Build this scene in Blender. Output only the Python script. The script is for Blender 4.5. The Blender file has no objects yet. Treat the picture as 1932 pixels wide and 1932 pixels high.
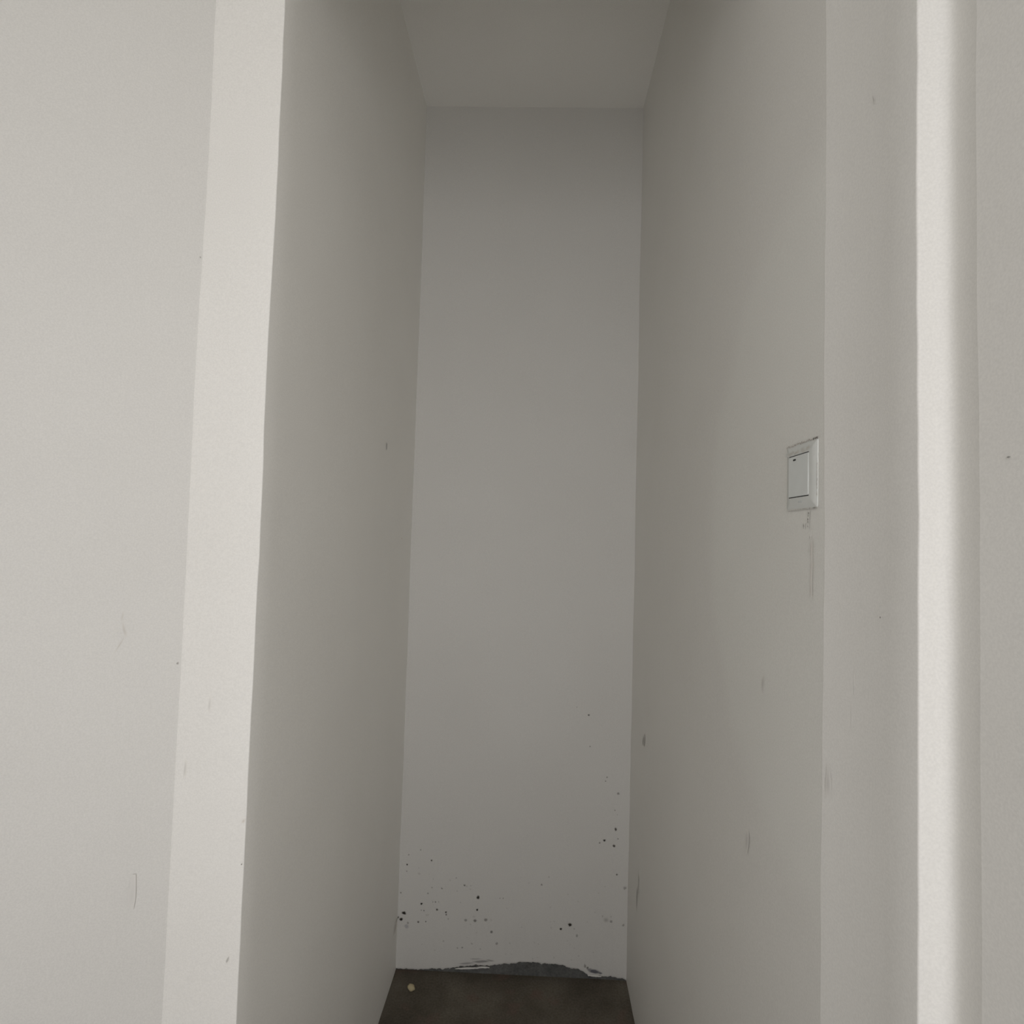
import bpy, bmesh, math, random
from mathutils import Vector, Matrix, noise

# ------------------------------------------------------------------ camera
scene = bpy.context.scene
col = scene.collection
cam_data = bpy.data.cameras.new('camera')
cam = bpy.data.objects.new('camera', cam_data); col.objects.link(cam)
YAW, PITCH, ROLL = -0.0433, 0.0429, 0.0288          # radians
fwd = Vector((math.sin(YAW)*math.cos(PITCH), math.cos(YAW)*math.cos(PITCH), math.sin(PITCH)))
rt0 = Vector((math.cos(YAW), -math.sin(YAW), 0)); up0 = rt0.cross(fwd)
rt = rt0*math.cos(ROLL) + up0*math.sin(ROLL); up = up0*math.cos(ROLL) - rt0*math.sin(ROLL)
m = Matrix((rt, up, -fwd)).transposed().to_4x4(); m.translation = (0, 0, 1.5)
cam.matrix_world = m
cam_data.sensor_width = 36; cam_data.lens = 36*1090.8/1932
cam_data.clip_start = 0.01
scene.camera = cam

# ------------------------------------------------------------------ daylight, exposure
SKY = (1.0, 0.978, 0.978)
world = bpy.data.worlds.new('overcast_sky'); scene.world = world; world.use_nodes = True
bg = world.node_tree.nodes['Background']
bg.inputs['Color'].default_value = (*SKY, 1); bg.inputs['Strength'].default_value = 6.0
WIN = (-0.5, 0.4, 0.65, 2.3)                      # window in the rear wall: x0, x1, z0, z1
REAR_Y = -0.8
portal = bpy.data.lights.new('window_portal', 'AREA'); portal.shape = 'RECTANGLE'
portal.size = WIN[1]-WIN[0]; portal.size_y = WIN[3]-WIN[2]; portal.cycles.is_portal = True
po = bpy.data.objects.new('window_portal', portal); col.objects.link(po)
po.location = ((WIN[0]+WIN[1])/2, REAR_Y-0.13, (WIN[2]+WIN[3])/2)
po.rotation_euler = (math.radians(90), 0, 0)         # emits towards +Y, into the room
scene.view_settings.view_transform = 'Standard'; scene.view_settings.look = 'None'
scene.view_settings.gamma = 1; scene.view_settings.use_curve_mapping = False
scene.view_settings.exposure = -0.51
scene.cycles.diffuse_bounces = 8; scene.cycles.max_bounces = 12

# ------------------------------------------------------------------ sizes (metres, camera stands at x=0, y=0)
H = 3.067                       # ceiling height
XL, XR = -0.444, 0.346          # side walls of the alcove
YBL, YBR = 2.042, 2.055         # back wall of the alcove, left and right end
YFL, YFR = 0.911, 0.713         # where the alcove walls end towards the room
XE = -0.562                     # left edge of the narrow pier face
def tint(a): return (a*1.0, a*.985, a*.945)
A_LEFT = 0.91                   # reflectance of the paint on each wall, tuned per wall for brightness, the left pier lightest
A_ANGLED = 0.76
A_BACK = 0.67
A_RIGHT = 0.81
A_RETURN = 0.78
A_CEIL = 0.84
LINTEL = (0.75, 0.90, 2.5)     # y from, y to, underside
PAINT = tint(A_RETURN)

# specks on the back wall: x, z, radius, strength; broken lower edge of the plaster: x, z
SPECKS = [(-0.4162, 0.3567, 0.00297, 0.9), (-0.3319, 0.3741, 0.00296, 0.8), (-0.4117, 0.3902, 0.00223, 0.4), (-0.3708, 0.4084, 0.00247, 0.35), 
    (-0.2928, 0.2818, 0.00296, 0.5), (-0.3272, 0.2832, 0.00172, 0.4), (-0.3404, 0.2629, 0.00246, 0.4), (-0.2147, 0.2956, 0.00295, 0.6), 
    (-0.2446, 0.3192, 0.00197, 0.4), (-0.435, 0.2611, 0.00247, 0.5), (-0.3614, 0.2277, 0.00369, 1), (-0.3226, 0.2347, 0.00148, 0.5), 
    (-0.3132, 0.2351, 0.00246, 0.5), (-0.3024, 0.2363, 0.00148, 0.4), (-0.1666, 0.2568, 0.00541, 0.9), (-0.1688, 0.2156, 0.00344, 0.9), 
    (-0.0916, 0.2577, 0.00196, 0.4), (-0.0806, 0.2582, 0.00196, 0.4), (-0.4206, 0.1938, 0.00591, 0.95), (-0.4304, 0.1723, 0.00542, 0.95), 
    (-0.4406, 0.1786, 0.00295, 0.7), (-0.3074, 0.2098, 0.00295, 0.8), (-0.3524, 0.2048, 0.00221, 0.7), (-0.3618, 0.2054, 0.00172, 0.5), 
    (-0.2763, 0.2028, 0.00295, 0.8), (-0.2748, 0.195, 0.00246, 0.6), (-0.3708, 0.1662, 0.00295, 0.7), (-0.3447, 0.1688, 0.00221, 0.7), 
    (-0.4058, 0.161, 0.00344, 0.4), (-0.2077, 0.1797, 0.00442, 0.45), (-0.1752, 0.1792, 0.00491, 0.6), (-0.1378, 0.184, 0.0049, 0.5), 
    (-0.1177, 0.1445, 0.00441, 0.6), (-0.411, 0.15, 0.00615, 0.35), (-0.2325, 0.0856, 0.00245, 0.35), (-0.2161, 0.0876, 0.00294, 0.45), 
    (-0.1839, 0.1022, 0.00343, 0.3), (-0.0981, 0.1062, 0.0044, 0.35), (-0.2676, 0.1805, 0.00295, 0.3), (-0.4166, 0.3345, 0.00198, 0.4), 
    (-0.3748, 0.3472, 0.00173, 0.3), (-0.324, 0.3116, 0.00197, 0.3), (-0.2264, 0.2373, 0.00172, 0.3), (-0.1539, 0.0858, 0.00245, 0.3), 
    (-0.2811, 0.106, 0.00294, 0.25), (0.2999, 0.5056, 0.00423, 0.8), (0.2617, 0.4671, 0.00362, 0.85), (0.2459, 0.4582, 0.00272, 0.5), 
    (0.3081, 0.4741, 0.00241, 0.5), (0.2948, 0.4499, 0.00362, 0.8), (0.3067, 0.3543, 0.00301, 0.6), (0.0502, 0.3092, 0.00272, 0.5), 
    (0.0742, 0.3359, 0.00241, 0.3), (0.1503, 0.1801, 0.00511, 0.95), (0.1198, 0.165, 0.00331, 0.95), (0.1751, 0.1448, 0.0042, 0.4), 
    (0.2726, 0.2012, 0.0072, 0.3), (0.2906, 0.1977, 0.0042, 0.4), (0.3346, 0.3101, 0.00421, 0.4), (0.332, 0.187, 0.0039, 0.4), 
    (0.1656, 0.1671, 0.0027, 0.3), (0.2612, 0.2138, 0.0024, 0.3), (0.1982, 0.8897, 0.00274, 0.7), (0.2051, 0.7826, 0.00239, 0.5), 
    (0.266, 0.6802, 0.00239, 0.5), (0.2612, 0.6666, 0.00239, 0.5), (0.3055, 0.6266, 0.00409, 0.45), (0.1566, 0.9153, 0.0024, 0.3), 
    (0.2955, 0.5695, 0.00238, 0.4), (0.3043, 0.5549, 0.00204, 0.3)]
RAG = [(-0.4405, 0.0029), (-0.4258, 0.0036), (-0.391, 0.0036), (-0.3635, 0.0031), (-0.318, 0.0088), (-0.2815, 0.0088), (-0.2579, 0.0135), 
    (-0.2325, 0.0182), (-0.1999, 0.0233), (-0.1545, 0.029), (-0.1362, 0.0263), (-0.109, 0.0294), (-0.0729, 0.0364), (-0.0457, 0.0377), (-0.0096, 0.0447), 
    (0.0176, 0.0459), (0.0357, 0.0451), (0.0684, 0.0431), (0.09, 0.0441), (0.1226, 0.0422), (0.1445, 0.0362), (0.1626, 0.0318), (0.1771, 0.0308), 
    (0.1952, 0.0264), (0.208, 0.0183), (0.2172, 0.0117), (0.2442, 0.0113), (0.2712, 0.0108), (0.2891, 0.0117), (0.3162, 0.0077), (0.3341, 0.0069), 
    (0.3468, 0.0022)]

# ------------------------------------------------------------------ materials
def new_mat(name):
    mt = bpy.data.materials.new(name); mt.use_nodes = True
    nt = mt.node_tree; return mt, nt, nt.nodes, nt.links, nt.nodes['Principled BSDF']

def math_node(nt, op, a, b=None, c=None):
    n = nt.nodes.new('ShaderNodeMath'); n.operation = op
    for i, x in enumerate((a, b, c)):
        if x is None: continue
        if isinstance(x, (int, float)): n.inputs[i].default_value = x
        else: nt.links.new(x, n.inputs[i])
    return n.outputs[0]

def paint(name, base=PAINT, mottle=0.035, rough=0.62, light_pool=None, bump=0.06):
    """Roller painted plaster: faint cloudy mottling, fine grain relief."""
    mt, nt, N, L, P = new_mat(name)
    tc = N.new('ShaderNodeTexCoord')
    n1 = N.new('ShaderNodeTexNoise'); n1.inputs['Scale'].default_value = 3.2; n1.inputs['Detail'].default_value = 5
    n2 = N.new('ShaderNodeTexNoise'); n2.inputs['Scale'].default_value = 420; n2.inputs['Detail'].default_value = 2
    for n in (n1, n2): L.new(tc.outputs['Object'], n.inputs['Vector'])
    mx = N.new('ShaderNodeMix'); mx.data_type = 'RGBA'
    mx.inputs['A'].default_value = (*[c*(1-mottle) for c in base], 1)
    mx.inputs['B'].default_value = (base[0]*(1+mottle*.8), base[1]*(1+mottle), base[2]*(1+mottle*1.2), 1)
    L.new(n1.outputs['Fac'], mx.inputs['Factor'])
    out = mx.outputs['Result']
    mg = N.new('ShaderNodeMix'); mg.data_type = 'RGBA'; mg.blend_type = 'MULTIPLY'; mg.inputs['Factor'].default_value = 1
    rg = N.new('ShaderNodeMapRange'); rg.inputs['From Min'].default_value = .3; rg.inputs['From Max'].default_value = .7
    rg.inputs['To Min'].default_value = .955; rg.inputs['To Max'].default_value = 1.03
    L.new(n2.outputs['Fac'], rg.inputs['Value']); L.new(out, mg.inputs['A']); L.new(rg.outputs['Result'], mg.inputs['B'])
    out = mg.outputs['Result']
    if light_pool:                                       # pool of light painted into the colour, with a rounded, slightly wobbly outline
        (cy, cz), (ry, rz), col2 = light_pool
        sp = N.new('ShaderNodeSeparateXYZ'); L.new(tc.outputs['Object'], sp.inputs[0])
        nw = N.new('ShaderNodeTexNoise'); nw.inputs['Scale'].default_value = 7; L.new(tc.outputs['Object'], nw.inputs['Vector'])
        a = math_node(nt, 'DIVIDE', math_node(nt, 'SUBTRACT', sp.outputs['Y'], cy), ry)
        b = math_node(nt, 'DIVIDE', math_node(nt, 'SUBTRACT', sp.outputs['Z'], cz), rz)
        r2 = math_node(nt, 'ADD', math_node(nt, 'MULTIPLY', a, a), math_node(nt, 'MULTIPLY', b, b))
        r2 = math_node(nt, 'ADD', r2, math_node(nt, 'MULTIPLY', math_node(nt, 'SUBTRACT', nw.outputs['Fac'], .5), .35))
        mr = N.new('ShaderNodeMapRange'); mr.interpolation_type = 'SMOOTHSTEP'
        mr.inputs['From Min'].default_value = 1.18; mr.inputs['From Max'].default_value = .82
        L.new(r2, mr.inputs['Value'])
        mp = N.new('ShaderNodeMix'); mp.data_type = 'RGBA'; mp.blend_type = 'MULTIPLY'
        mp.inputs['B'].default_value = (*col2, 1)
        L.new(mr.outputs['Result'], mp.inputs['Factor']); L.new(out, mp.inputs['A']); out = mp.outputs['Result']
    L.new(out, P.inputs['Base Color'])
    P.inputs['Roughness'].default_value = rough; P.inputs['Specular IOR Level'].default_value = .25
    bp = N.new('ShaderNodeBump'); bp.inputs['Strength'].default_value = bump; bp.inputs['Distance'].default_value = .001
    L.new(n2.outputs['Fac'], bp.inputs['Height']); L.new(bp.outputs['Normal'], P.inputs['Normal'])
    return mt

def cement(name, dark, light, red=None, scale=7, rough=.85, bump=.5):
    mt, nt, N, L, P = new_mat(name)
    tc = N.new('ShaderNodeTexCoord')
    n1 = N.new('ShaderNodeTexNoise'); n1.inputs['Scale'].default_value = scale; n1.inputs['Detail'].default_value = 8
    n2 = N.new('ShaderNodeTexNoise'); n2.inputs['Scale'].default_value = 150; n2.inputs['Detail'].default_value = 4
    n3 = N.new('ShaderNodeTexNoise'); n3.inputs['Scale'].default_value = 11; n3.inputs['Detail'].default_value = 2
    for n in (n1, n2, n3): L.new(tc.outputs['Object'], n.inputs['Vector'])
    cr = N.new('ShaderNodeValToRGB'); cr.color_ramp.elements[0].position = .3; cr.color_ramp.elements[1].position = .7
    cr.color_ramp.elements[0].color = (*dark, 1); cr.color_ramp.elements[1].color = (*light, 1)
    L.new(n1.outputs['Fac'], cr.inputs['Fac']); out = cr.outputs['Color']
    if red:
        mr = N.new('ShaderNodeMapRange'); mr.inputs['From Min'].default_value = .58; mr.inputs['From Max'].default_value = .72
        L.new(n3.outputs['Fac'], mr.inputs['Value'])
        mx = N.new('ShaderNodeMix'); mx.data_type = 'RGBA'; mx.inputs['B'].default_value = (*red, 1)
        L.new(math_node(nt, 'MULTIPLY', mr.outputs['Result'], .7), mx.inputs['Factor']); L.new(out, mx.inputs['A']); out = mx.outputs['Result']
    mg = N.new('ShaderNodeMix'); mg.data_type = 'RGBA'; mg.blend_type = 'MULTIPLY'; mg.inputs['Factor'].default_value = 1
    rg = N.new('ShaderNodeMapRange'); rg.inputs['To Min'].default_value = .55; rg.inputs['To Max'].default_value = 1.45
    L.new(n2.outputs['Fac'], rg.inputs['Value']); L.new(out, mg.inputs['A']); L.new(rg.outputs['Result'], mg.inputs['B'])
    L.new(mg.outputs['Result'], P.inputs['Base Color'])
    P.inputs['Roughness'].default_value = rough; P.inputs['Specular IOR Level'].default_value = .2
    bp = N.new('ShaderNodeBump'); bp.inputs['Strength'].default_value = bump; bp.inputs['Distance'].default_value = .002
    L.new(n2.outputs['Fac'], bp.inputs['Height']); L.new(bp.outputs['Normal'], P.inputs['Normal'])
    return mt

def plastic(name, base, rough=.45):
    mt, nt, N, L, P = new_mat(name)
    tc = N.new('ShaderNodeTexCoord'); n1 = N.new('ShaderNodeTexNoise'); n1.inputs['Scale'].default_value = 60
    L.new(tc.outputs['Object'], n1.inputs['Vector'])
    mx = N.new('ShaderNodeMix'); mx.data_type = 'RGBA'
    mx.inputs['A'].default_value = (*[c*.96 for c in base], 1); mx.inputs['B'].default_value = (*[min(1, c*1.03) for c in base], 1)
    L.new(n1.outputs['Fac'], mx.inputs['Factor']); L.new(mx.outputs['Result'], P.inputs['Base Color'])
    P.inputs['Roughness'].default_value = rough; P.inputs['Specular IOR Level'].default_value = .3
    return mt

def grime_mat():
    mt, nt, N, L, P = new_mat('grime')
    at = N.new('ShaderNodeAttribute'); at.attribute_name = 'tone'
    L.new(at.outputs['Color'], P.inputs['Base Color'])
    P.inputs['Roughness'].default_value = .8; P.inputs['Specular IOR Level'].default_value = .1
    return mt

M = {}
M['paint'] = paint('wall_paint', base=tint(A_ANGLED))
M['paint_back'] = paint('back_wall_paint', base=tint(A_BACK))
M['paint_right'] = paint('wall_paint_light_pool', base=tint(A_RIGHT), light_pool=((0.70, 1.53), (0.46, 0.47), (1.03, 1.038, 1.035)))
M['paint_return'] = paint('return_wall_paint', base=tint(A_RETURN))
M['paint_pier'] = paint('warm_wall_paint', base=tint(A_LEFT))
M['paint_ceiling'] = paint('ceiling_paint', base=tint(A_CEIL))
M['floor'] = cement('floor_cement', (0.075, 0.064, 0.050), (0.14, 0.125, 0.10), red=(0.14, 0.095, 0.078))
M['cement'] = cement('bare_cement_render', (0.095, 0.098, 0.095), (0.15, 0.152, 0.148), scale=25)
M['switch'] = plastic('white_plastic', (0.74, 0.76, 0.74))
M['rocker'] = plastic('rocker_plastic', (0.76, 0.79, 0.78))
M['slot'] = plastic('dark_slot', (0.02, 0.02, 0.02))
M['logo'] = plastic('grey_print', (0.52, 0.54, 0.53))
M['frame'] = plastic('window_frame_white', (0.8, 0.8, 0.78))
M['crumb'] = plastic('pale_crumb', (0.50, 0.43, 0.27), rough=.9)
M['grime'] = grime_mat()

# ------------------------------------------------------------------ helpers
def link(name, bm, mat, parent=None, smooth=True):
    me = bpy.data.meshes.new(name); bm.normal_update(); bm.to_mesh(me); bm.free()
    me.materials.append(mat)
    if smooth:
        for p in me.polygons: p.use_smooth = True
    o = bpy.data.objects.new(name, me); col.objects.link(o)
    if parent: o.parent = parent
    return o

def tag(o, label=None, cat=None, kind=None, group=None):
    for k, x in (('label', label), ('category', cat), ('kind', kind), ('group', group)):
        if x: o[k] = x
    return o

def wob(p, amp=0.0009):
    """hand trowelled unevenness, the same for every surface that passes through p"""
    q = Vector((p[0]*2.3, p[1]*2.3, p[2]*3.1))
    a = noise.noise(q)*amp*2.2 + noise.noise(q*6+Vector((5, 1, 9)))*amp
    b = noise.noise(q+Vector((31, 7, 3)))*amp*2.2 + noise.noise(q*6+Vector((3, 17, 4)))*amp
    return Vector((p[0]+a, p[1]+b, p[2]))

def rounded(pts, radii):
    """closed plan outline with its corners rounded"""
    out = []
    n = len(pts)
    for i, p in enumerate(pts):
        r = radii[i]
        p = Vector(p)
        if r <= 0: out.append((p, True)); continue
        a = (Vector(pts[i-1])-p).normalized(); b = (Vector(pts[(i+1) % n])-p).normalized()
        ang = a.angle(b); t = r/math.tan(ang/2)
        p0, p1 = p+a*t, p+b*t
        k = 3 if r < .006 else 9
        for j in range(k+1):
            s = j/k
            out.append(((p0*(1-s)+p*s)*(1-s) + (p*(1-s)+p1*s)*s, False))
    return out

def prism(name, pts, radii, z0, z1, mat, step=.05, amp=.0009, fine=()):
    """a solid wall standing on a plan outline, faces subdivided and slightly uneven"""
    ring = []
    rp = rounded(pts, radii); n = len(rp)
    for i in range(n):
        a, b = rp[i][0], rp[(i+1) % n][0]
        k = max(1, int((b-a).length/step))
        if (b-a).length > 1.5: k = max(1, int((b-a).length/.25))
        for j in range(k): ring.append((a.lerp(b, j/k), rp[i][1] and j == 0))
    nz = max(1, int((z1-z0)/step)); bm = bmesh.new(); rows = []
    for k in range(nz+1):
        z = z0+(z1-z0)*k/nz
        rows.append([bm.verts.new(wob((p.x, p.y, z), amp)) for p, _ in ring])
    m_ = len(ring)
    for k in range(nz):
        for i in range(m_):
            j = (i+1) % m_
            bm.faces.new((rows[k][i], rows[k][j], rows[k+1][j], rows[k+1][i]))
    bm.faces.new(rows[-1]); bm.faces.new(list(reversed(rows[0])))
    bmesh.ops.recalc_face_normals(bm, faces=bm.faces)
    for e in bm.edges:
        if len(e.link_faces) == 2 and e.calc_face_angle(0) > .6: e.smooth = False
    for i in range(m_):                              # unrounded plan corners stay crisp
        if ring[i][1]:
            for k in range(nz):
                e = bm.edges.get((rows[k][i], rows[k+1][i]))
                if e: e.smooth = False
    o = link(name, bm, mat); return o

def slab(name, x0, x1, y0, y1, z0, z1, mat, nx=1, ny=1, parent=None):
    bm = bmesh.new()
    bmesh.ops.create_cube(bm, size=1, matrix=Matrix.Translation(((x0+x1)/2, (y0+y1)/2, (z0+z1)/2)) @ Matrix.Diagonal((x1-x0, y1-y0, z1-z0, 1)))
    return link(name, bm, mat, parent, smooth=False)

def box_into(bm, x0, x1, y0, y1, z0, z1):
    bmesh.ops.create_cube(bm, size=1, matrix=Matrix.Translation(((x0+x1)/2, (y0+y1)/2, (z0+z1)/2)) @ Matrix.Diagonal((x1-x0, y1-y0, z1-z0, 1)))

GRIME = (0.035, 0.03, 0.025)
def marks(name, parent, items, frame, base=PAINT, seed=1):
    """small flattened dabs of dirt lying on a wall. items: (u, v, ru, rv, strength, tilt, colour or None);
    frame: function (u, v, w) -> point, w is the height above the wall"""
    rnd = random.Random(seed); bm = bmesh.new(); lay = bm.loops.layers.float_color.new('tone')
    for (u, v, ru, rv, s, tilt, c) in items:
        c = c or GRIME; k = 9; ct, st = math.cos(tilt), math.sin(tilt)
        prof = [rnd.uniform(.72, 1.2) for _ in range(k)]
        def pt(rr, i, w):
            a = 2*math.pi*i/k; x = rr*prof[i]*ru*math.cos(a); y = rr*prof[i]*rv*math.sin(a)
            return bm.verts.new(frame(u+x*ct-y*st, v+x*st+y*ct, w))
        h = min(.0008, .15*min(ru, rv)) if s > .36 else .0001
        soft = s < .36
        cen = bm.verts.new(frame(u, v, .0004+h)); inn = [pt(.25 if soft else .6, i, .0004+h*.8) for i in range(k)]; out = [pt(1.25, i, .0002) for i in range(k)]
        dark = [base[i]*(1-s)+c[i]*s for i in range(3)]
        for i in range(k):
            j = (i+1) % k
            for f, cols in ((bm.faces.new((cen, inn[i], inn[j])), (dark, dark, dark)),
                            (bm.faces.new((inn[i], out[i], out[j], inn[j])), (dark, base, base, dark))):
                for lp, cc in zip(f.loops, cols): lp[lay] = (*cc, 1)
    o = link(name, bm, M['grime'], parent); o['kind'] = 'stuff'; return o

# ------------------------------------------------------------------ the setting
floor = slab('floor', -1.9, 0.6, REAR_Y-.2, 2.3, -.12, 0, M['floor']); tag(floor, kind='structure')
ceil = slab('ceiling', -1.9, 0.6, REAR_Y-.2, 2.3, H, H+.12, M['paint_ceiling']); tag(ceil, kind='structure')

LA = math.radians(29)
LX = -1.6; LY = YFL-(XE-LX)*math.tan(LA)
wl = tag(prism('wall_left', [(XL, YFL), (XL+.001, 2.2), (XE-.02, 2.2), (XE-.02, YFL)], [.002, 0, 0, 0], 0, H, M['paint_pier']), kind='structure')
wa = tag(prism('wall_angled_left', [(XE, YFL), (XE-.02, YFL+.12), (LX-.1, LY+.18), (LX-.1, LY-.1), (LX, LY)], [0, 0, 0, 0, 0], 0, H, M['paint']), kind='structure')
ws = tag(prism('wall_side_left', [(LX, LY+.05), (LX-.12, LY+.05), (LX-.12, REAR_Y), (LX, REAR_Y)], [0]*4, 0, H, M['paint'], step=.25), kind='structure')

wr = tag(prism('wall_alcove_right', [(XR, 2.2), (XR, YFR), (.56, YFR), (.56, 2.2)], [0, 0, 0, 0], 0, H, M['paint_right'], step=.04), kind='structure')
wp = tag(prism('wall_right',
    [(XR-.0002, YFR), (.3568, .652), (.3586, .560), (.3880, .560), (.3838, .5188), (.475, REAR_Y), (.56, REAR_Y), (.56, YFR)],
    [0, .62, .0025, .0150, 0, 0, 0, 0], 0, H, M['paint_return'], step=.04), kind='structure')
li = tag(prism('wall_lintel', [(XL-.03, LINTEL[0]), (XR+.05, LINTEL[0]), (XR+.05, LINTEL[1]), (XL-.03, LINTEL[1])], [0]*4, LINTEL[2], H, M['paint_pier'], step=.1), kind='structure')

# back wall: grey cement render, a coat of painted plaster over it that has broken away along the floor
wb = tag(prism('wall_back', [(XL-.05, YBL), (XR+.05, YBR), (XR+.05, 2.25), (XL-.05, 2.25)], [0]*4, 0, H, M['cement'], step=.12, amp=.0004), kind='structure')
def rag_z(x):
    for (a, za), (b, zb) in zip(RAG, RAG[1:]):
        if a <= x <= b:
            t = (x-a)/(b-a); z = za*(1-t)+zb*t; break
    else: z = RAG[0][1] if x < RAG[0][0] else RAG[-1][1]
    return max(.0008, z+.0048*noise.noise(Vector((x*80, 3, 1)))+.0026*noise.noise(Vector((x*200, 8, 1))))
def back_y(x): return YBL+(YBR-YBL)*(x-XL)/(XR-XL)
def plaster():
    bm = bmesh.new(); rows = []
    xs = [XL-.004+(XR-XL+.008)*i/210 for i in range(211)]
    zs = [0, 0.0015, .004, .009, .02, .05] + [.1+.08*k for k in range(38)]
    for x in xs:
        c = []; zb = rag_z(x)
        for k, dz in enumerate(zs):
            z = zb+dz if k < 5 else max(zb+.03, dz)
            if k == len(zs)-1: z = H
            th = (.0006, .0035, .0052, .0050, .0050)[k] if k < 5 else .005
            th += .0008*noise.noise(Vector((x*9, z*9, 2)))+(.0007*noise.noise(Vector((x*60, z*60, 2))) if k < 9 else 0)
            c.append(bm.verts.new((x, back_y(x)-th, z)))
        rows.append(c)
    for i in range(len(xs)-1):
        for k in range(len(zs)-1):
            bm.faces.new((rows[i][k], rows[i+1][k], rows[i+1][k+1], rows[i][k+1]))
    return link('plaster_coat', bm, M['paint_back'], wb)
plaster()
def loose_flake(x0, x1, z, hgt, lean):
    bm = bmesh.new(); n = 14; top = []; bot = []
    for i in range(n+1):
        t = i/n; x = x0+(x1-x0)*t; e = math.sin(math.pi*t)*(1+.5*noise.noise(Vector((x*150, 4, 4))))
        zz = z+lean*t+.0015*noise.noise(Vector((x*200, 2, 5)))
        top.append((x, zz+hgt*.5*e)); bot.append((x, zz-hgt*.5*e))
    fr = [[bm.verts.new((x, back_y(x)-w, zz)) for x, zz in r] for r, w in ((top, .0055), (bot, .0075))]
    bk = [[bm.verts.new((x, back_y(x)-w, zz)) for x, zz in r] for r, w in ((top, .0005), (bot, .0045))]
    for i in range(n):
        bm.faces.new((fr[0][i], fr[1][i], fr[1][i+1], fr[0][i+1])); bm.faces.new((bk[0][i+1], bk[1][i+1], bk[1][i], bk[0][i]))
        bm.faces.new((fr[1][i], bk[1][i], bk[1][i+1], fr[1][i+1])); bm.faces.new((bk[0][i], fr[0][i], fr[0][i+1], bk[0][i+1]))
    return link('plaster_flake', bm, M['paint_back'], wb)
loose_flake(-.240, -.150, .0150, .0042, .007)
loose_flake(-.165, -.120, .0235, .0036, .001)
loose_flake(.215, .262, .0150, .004, -.002)

# rear of the room with the window that lights it (behind the camera)
bm = bmesh.new(); x0, x1, z0, z1 = WIN
for b in ((-1.72, x0, REAR_Y-.15, REAR_Y, 0, H), (x1, .56, REAR_Y-.15, REAR_Y, 0, H), (x0, x1, REAR_Y-.15, REAR_Y, 0, z0), (x0, x1, REAR_Y-.15, REAR_Y, z1, H)): box_into(bm, *b)
wrear = tag(link('wall_rear', bm, M['paint'], smooth=False), kind='structure')
bm = bmesh.new(); t = .04
for b in ((x0, x0+t, REAR_Y-.1, REAR_Y-.05, z0, z1), (x1-t, x1, REAR_Y-.1, REAR_Y-.05, z0, z1), (x0+t, x1-t, REAR_Y-.1, REAR_Y-.05, z0, z0+t), (x0+t, x1-t, REAR_Y-.1, REAR_Y-.05, z1-t, z1)): box_into(bm, *b)
tag(link('window_1', bm, M['frame'], smooth=False), kind='structure')

# ------------------------------------------------------------------ dirt on the walls
rnd = random.Random(4)
bi = [(x, z, r*rnd.uniform(1., 1.35), r*rnd.uniform(1., 1.35), min(1, d*1.12), rnd.uniform(-.6, .6), None) for x, z, r, d in SPECKS]
bi += [(.236, .030, .026, .0062, .92, -.12, (.09, .095, .12)), (.256, .026, .012, .004, .8, -.2, (.09, .095, .12)), (.222, .034, .010, .005, .7, .1, (.12, .12, .14)), (.214, .0405, .005, .004, .8, 0, (.10, .09, .085)),
       (-.150, .044, .026, .0042, .7, .1, (.16, .16, .16)), (-.118, .049, .014, .003, .6, -.1, (.2, .2, .2)), (-.2, .036, .026, .003, .6, .15, (.2, .2, .21)), (-.17, .052, .018, .0025, .45, .05, (.25, .25, .26)), (.205, .046, .004, .008, .6, .2, (.12, .11, .1)), (-.411, .150, .007, .009, .45, .4, (.25, .26, .32))]
for i in range(60):                                  # faint splashes low on the wall
    x = rnd.uniform(XL+.02, XR-.02); z = .06+.28*rnd.random()**1.6
    r = rnd.uniform(.0012, .0035); bi.append((x, z, r*rnd.uniform(.8, 1.8), r, rnd.uniform(.08, .26), rnd.uniform(-1, 1), None))
marks('dirt_specks', wb, bi, lambda u, v, w: (u, back_y(u)-.0062-w, v), base=tint(A_BACK), seed=3)

ri = [(1.818, .886, .010, .020, .5, .5, None), (1.879, .378, .006, .040, .55, .05, None), (1.86, .43, .005, .035, .25, -.1, None), (.893, 1.291, .004, .012, .22, .1, None),
      (.95, 1.028, .006, .016, .2, .15, None), (.7500, 1.5410, .0016, .0022, .8, 0, None), (.7504, 1.5375, .0013, .0016, .7, 0, None), (.7512, 1.5332, .0017, .0014, .8, .3, None),
      (.7512, 1.5300, .0012, .0022, .7, 0, None), (.7510, 1.5245, .0013, .0016, .6, 0, None), (.7628, 1.5252, .0018, .0030, .65, 0, None), (.7630, 1.5224, .0012, .0016, .5, 0, None),
      (.742, 1.496, .0022, .012, .22, 0, (.35, .22, .16)), (.7415, 1.470, .002, .018, .16, .03, (.35, .22, .16)), (.7418, 1.444, .0022, .010, .15, 0, (.35, .22, .16)), (.745, 1.51, .0012, .002, .4, 0, None)]
marks('dirt_specks', wr, ri, lambda u, v, w: (XR-.0008-w, u, v), base=tint(A_RIGHT*1.02), seed=5)
def on_p(u, v, w):                                   # u along the splayed face next to the alcove
    y = YFR-u; t = min(1, u/.061)
    x = XR+.0108*t if u < .061 else .3568+.0018*(u-.061)/.092
    return (x-w-.0007, y, v)
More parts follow.
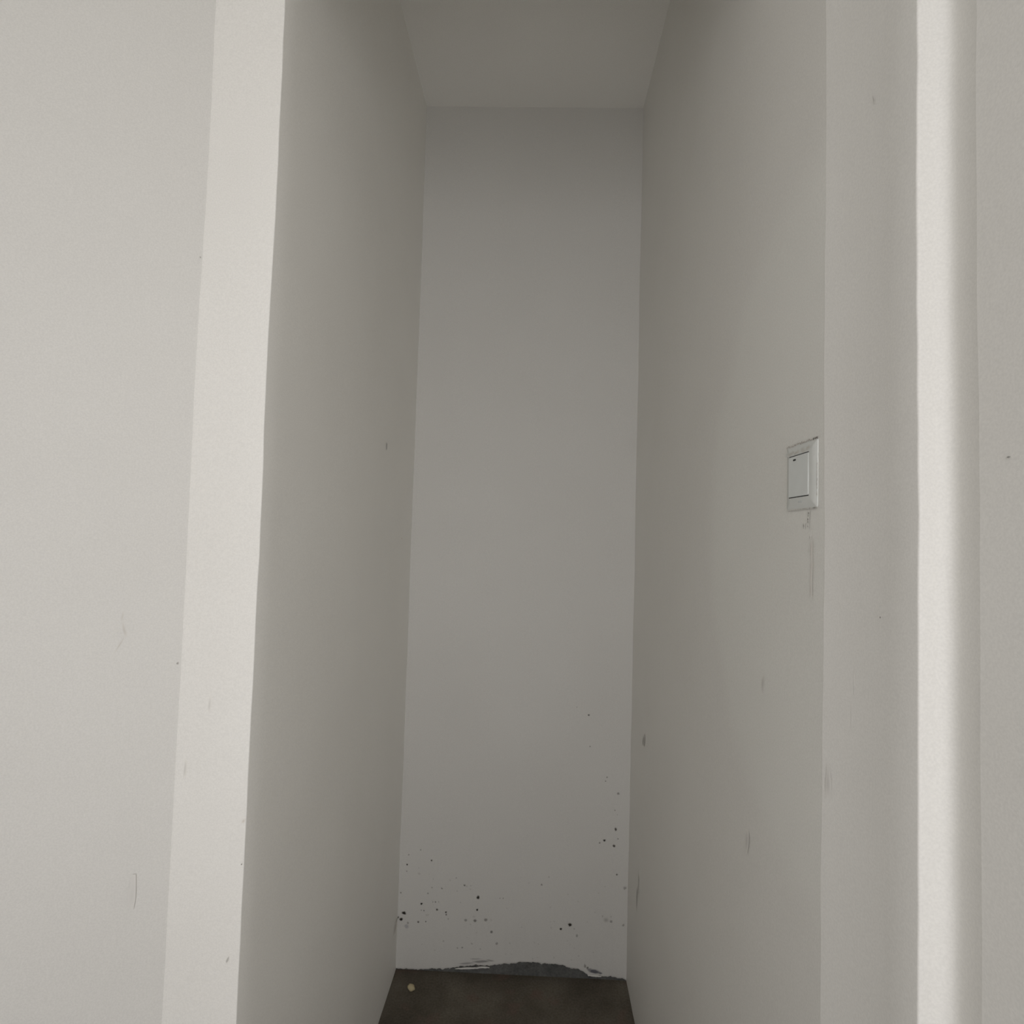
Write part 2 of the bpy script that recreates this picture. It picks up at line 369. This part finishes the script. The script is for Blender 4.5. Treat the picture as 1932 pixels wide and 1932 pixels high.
marks('dirt_specks', wp, [(.0968, 1.428, .0010, .0011, .8, 0, None), (.052, 1.345, .0007, .022, .28, -.02, None), (.048, 1.31, .0008, .018, .18, 0, None), (.012, 1.226, .004, .018, .14, 0, None), (.016, .86, .002, .012, .18, 0, None), (.084, 1.99, .0012, .006, .25, .3, None)], on_p, seed=6)
marks('dirt_specks', wp, [(.4880, 1.577, .0022, .0009, .6, 0, None)], lambda u, v, w: (.3838+.0691*(.5188-u)-.0008-w, u, v), seed=7)
marks('dirt_specks', wl, [(1.6555, 1.7526, .006, .012, .6, .05, None), (1.89, 1.484, .004, .003, .4, 0, (.4, .2, .15)), (2.005, .165, .022, .022, .35, 0, (.2, .15, .1)), (2.02, .178, .012, .006, .5, 0, (.08, .05, .04))], lambda u, v, w: (XL+.0012+w, u, v), base=tint(A_LEFT), seed=8)
marks('dirt_specks', wl, [(-.5456, 1.118, .0018, .014, .20, -.05, None), (-.462, .83, .0018, .006, .4, -.4, None), (-.5113, 1.219, .002, .012, .14, -.05, None), (-.4472, 1.0425, .0022, .004, .3, -.5, (.4, .33, .22)), (-.4470, .976, .0012, .0012, .7, 0, None)],
      lambda u, v, w: (u, YFL-.0012-w, v), base=tint(A_LEFT), seed=9)
def on_l(u, v, w):                                   # u = distance from the corner along the angled wall
    return (XE-u*math.cos(LA)+math.sin(LA)*(w+.0012), YFL-u*math.sin(LA)-math.cos(LA)*(w+.0012), v)
marks('dirt_specks', wa, [(.082, 1.360, .0012, .008, .2, .1, (.35, .3, .22)), (.0785, 1.339, .0022, .010, .22, -.25, (.35, .3, .22)), (.083, 1.318, .0012, .011, .22, .45, (.35, .3, .22)),
      (.0048, 1.2836, .0020, .0020, .6, 0, (.2, .19, .17)), (.049, .936, .005, .024, .07, 0, None), (.003, 1.944, .0012, .0014, .4, 0, None)], on_l, base=tint(A_ANGLED), seed=10)

# ------------------------------------------------------------------ wall switch (86 mm plate) on the right alcove wall
SY, SZ = .7708, 1.5905
sw = bpy.data.objects.new('light_switch', None); col.objects.link(sw); sw.location = (XR, SY, SZ); sw.empty_display_size = .05
tag(sw, 'square white plastic wall switch with one large rocker and grimy top edge', 'light switch')
# local frame of the switch: u = towards the back of the alcove (+y), v = up, w = out of the wall (-x)
def sp(u, v, w): return (-w, u, v)
def plate_bm(rings):
    """rounded square loops from the wall outwards"""
    bm = bmesh.new(); loops = []
    for hu, hv, r, w in rings:
        lp = []
        for cx, cz, a0 in ((hu-r, hv-r, 0), (-hu+r, hv-r, 90), (-hu+r, -hv+r, 180), (hu-r, -hv+r, 270)):
            for k in range(5):
                a = math.radians(a0+22.5*k); lp.append(bm.verts.new(sp(cx+r*math.cos(a), cz+r*math.sin(a), w)))
        loops.append(lp)
    for A, B in zip(loops, loops[1:]):
        for i in range(20): bm.faces.new((A[i], A[(i+1) % 20], B[(i+1) % 20], B[i]))
    bm.faces.new(loops[-1]); bm.faces.new(list(reversed(loops[0])))
    bmesh.ops.recalc_face_normals(bm, faces=bm.faces)
    for e in bm.edges:
        if len(e.link_faces) == 2 and e.calc_face_angle(0) > .5: e.smooth = False
    return bm
link('backplate', plate_bm([(.0435, .0432, .003, 0.0), (.0435, .0432, .003, .0007), (.0428, .0425, .003, .0011), (.0300, .0330, .002, .0024)]), M['switch'], sw)
# the rocker sits between two dark gaps, its upper end slightly pushed in
RU0, RU1, RV0, RV1 = -.0235, .0372, -.0262, .0282
for v0, v1 in ((RV0-.0013, RV0), (RV1, RV1+.0012)):
    slab('rocker_gap', -.0026, -.0004, RU0, RU1-.004, v0, v1, M['slot'], parent=sw)
bm = bmesh.new()
us = [RU0, RU0+.002, RU0+.03, RU1-.004, RU1]; vv = [RV0, RV0+.001, -.006, .012, RV1-.001, RV1]
def rw_(i, k):
    e = .0005 if i in (0, 4) else 0
    return (.0026, .0031, .0033, .0031, .0029, .0026)[k]-e-(.0012 if i == 4 else 0)
fr = [[bm.verts.new(sp(u, v, rw_(i, k))) for k, v in enumerate(vv)] for i, u in enumerate(us)]
bk = [[bm.verts.new(sp(u, v, .0006)) for k, v in enumerate(vv)] for i, u in enumerate(us)]
for i in range(len(us)-1):
    for k in range(len(vv)-1):
        bm.faces.new((fr[i][k], fr[i+1][k], fr[i+1][k+1], fr[i][k+1])); bm.faces.new((bk[i][k], bk[i][k+1], bk[i+1][k+1], bk[i+1][k]))
    for k in (0, len(vv)-1): bm.faces.new((fr[i][k], fr[i+1][k], bk[i+1][k], bk[i][k]))
for i in (0, len(us)-1):
    for k in range(len(vv)-1): bm.faces.new((fr[i][k], fr[i][k+1], bk[i][k+1], bk[i][k]))
bmesh.ops.recalc_face_normals(bm, faces=bm.faces)
rocker = link('rocker', bm, M['rocker'], sw, smooth=False)
bm = plate_bm([(.0038, .0012, .0011, .0022), (.0038, .0012, .0011, .00335)])
tag(link('indicator_slot', bm, M['slot'], rocker), 'small dark indicator slot'); rocker.children[0].location = sp(.0160, .0232, 0)
bm = bmesh.new()                                     # faint small print under the rocker
for i, (du, wd, hh) in enumerate(((-.0045, .0018, .0026), (-.0017, .0018, .0026), (.0011, .0018, .0026), (.0039, .0018, .0026))):
    u0 = du; 
    for b in ((0, .0005, 0, hh), (wd-.0005, wd, 0, hh), (0.0005, wd-.0005, hh-.0005 if i % 2 else 0, hh if i % 2 else .0005)):
        box_into(bm, -.0026, -.0016, u0+b[0], u0+b[1], b[2]-.0350, b[3]-.0350)
tag(link('printed_mark', bm, M['logo'], sw, smooth=False), 'faint grey print under the rocker')
gi = []
rnd = random.Random(8)
for i in range(34):
    t = i/33; gi.append((.043-.086*t, .0432+rnd.uniform(-.0006, .0012), .0022, rnd.uniform(.0007, .0013), rnd.uniform(.3, .7), 0, (.16, .12, .09)))
for t in (.9, .95, 1.0): gi.append((.043-.086*t, .0432, .0022, .0016, .85, 0, (.06, .05, .04)))
for i in range(24):
    t = i/23; gi.append((.040-.083*t, -.0435, .0022, rnd.uniform(.0006, .0010), .25+.6*t*rnd.random(), 0, (.07, .06, .05)))
for i in range(16): gi.append((-.0437+rnd.uniform(-.0004, .0002), rnd.uniform(-.042, .012), .0008, rnd.uniform(.001, .003), rnd.uniform(.15, .45), 0, (.15, .13, .11)))
marks('grime_line', sw, gi, lambda u, v, w: sp(u, v, w+.0012), seed=11)
gt = [(rnd.uniform(-.030, .036), rnd.uniform(.0315, .0345), rnd.uniform(.004, .009), rnd.uniform(.0015, .003), rnd.uniform(.2, .35), 0, (.30, .22, .14)) for _ in range(26)]
marks('grime_film', sw, gt, lambda u, v, w: sp(u, v, .0025+w*.2), base=(.74, .76, .74), seed=12)

# ------------------------------------------------------------------ crumb on the floor
bm = bmesh.new(); bmesh.ops.create_icosphere(bm, subdivisions=3, radius=.0115)
for v_ in bm.verts:
    d = 1+.35*noise.noise(v_.co*90)+.18*noise.noise(v_.co*240)
    v_.co = Vector((v_.co.x*d*1.05, v_.co.y*d*.85, v_.co.z*d*.8))
mz = min(v_.co.z for v_ in bm.verts)
for v_ in bm.verts: v_.co.z = max(v_.co.z-mz-.0015, 0)
cr = link('plaster_crumb', bm, M['crumb']); cr.location = (-.372, 1.955, 0)
tag(cr, 'small pale yellow crumb lying on the dark floor by the back wall', 'debris')
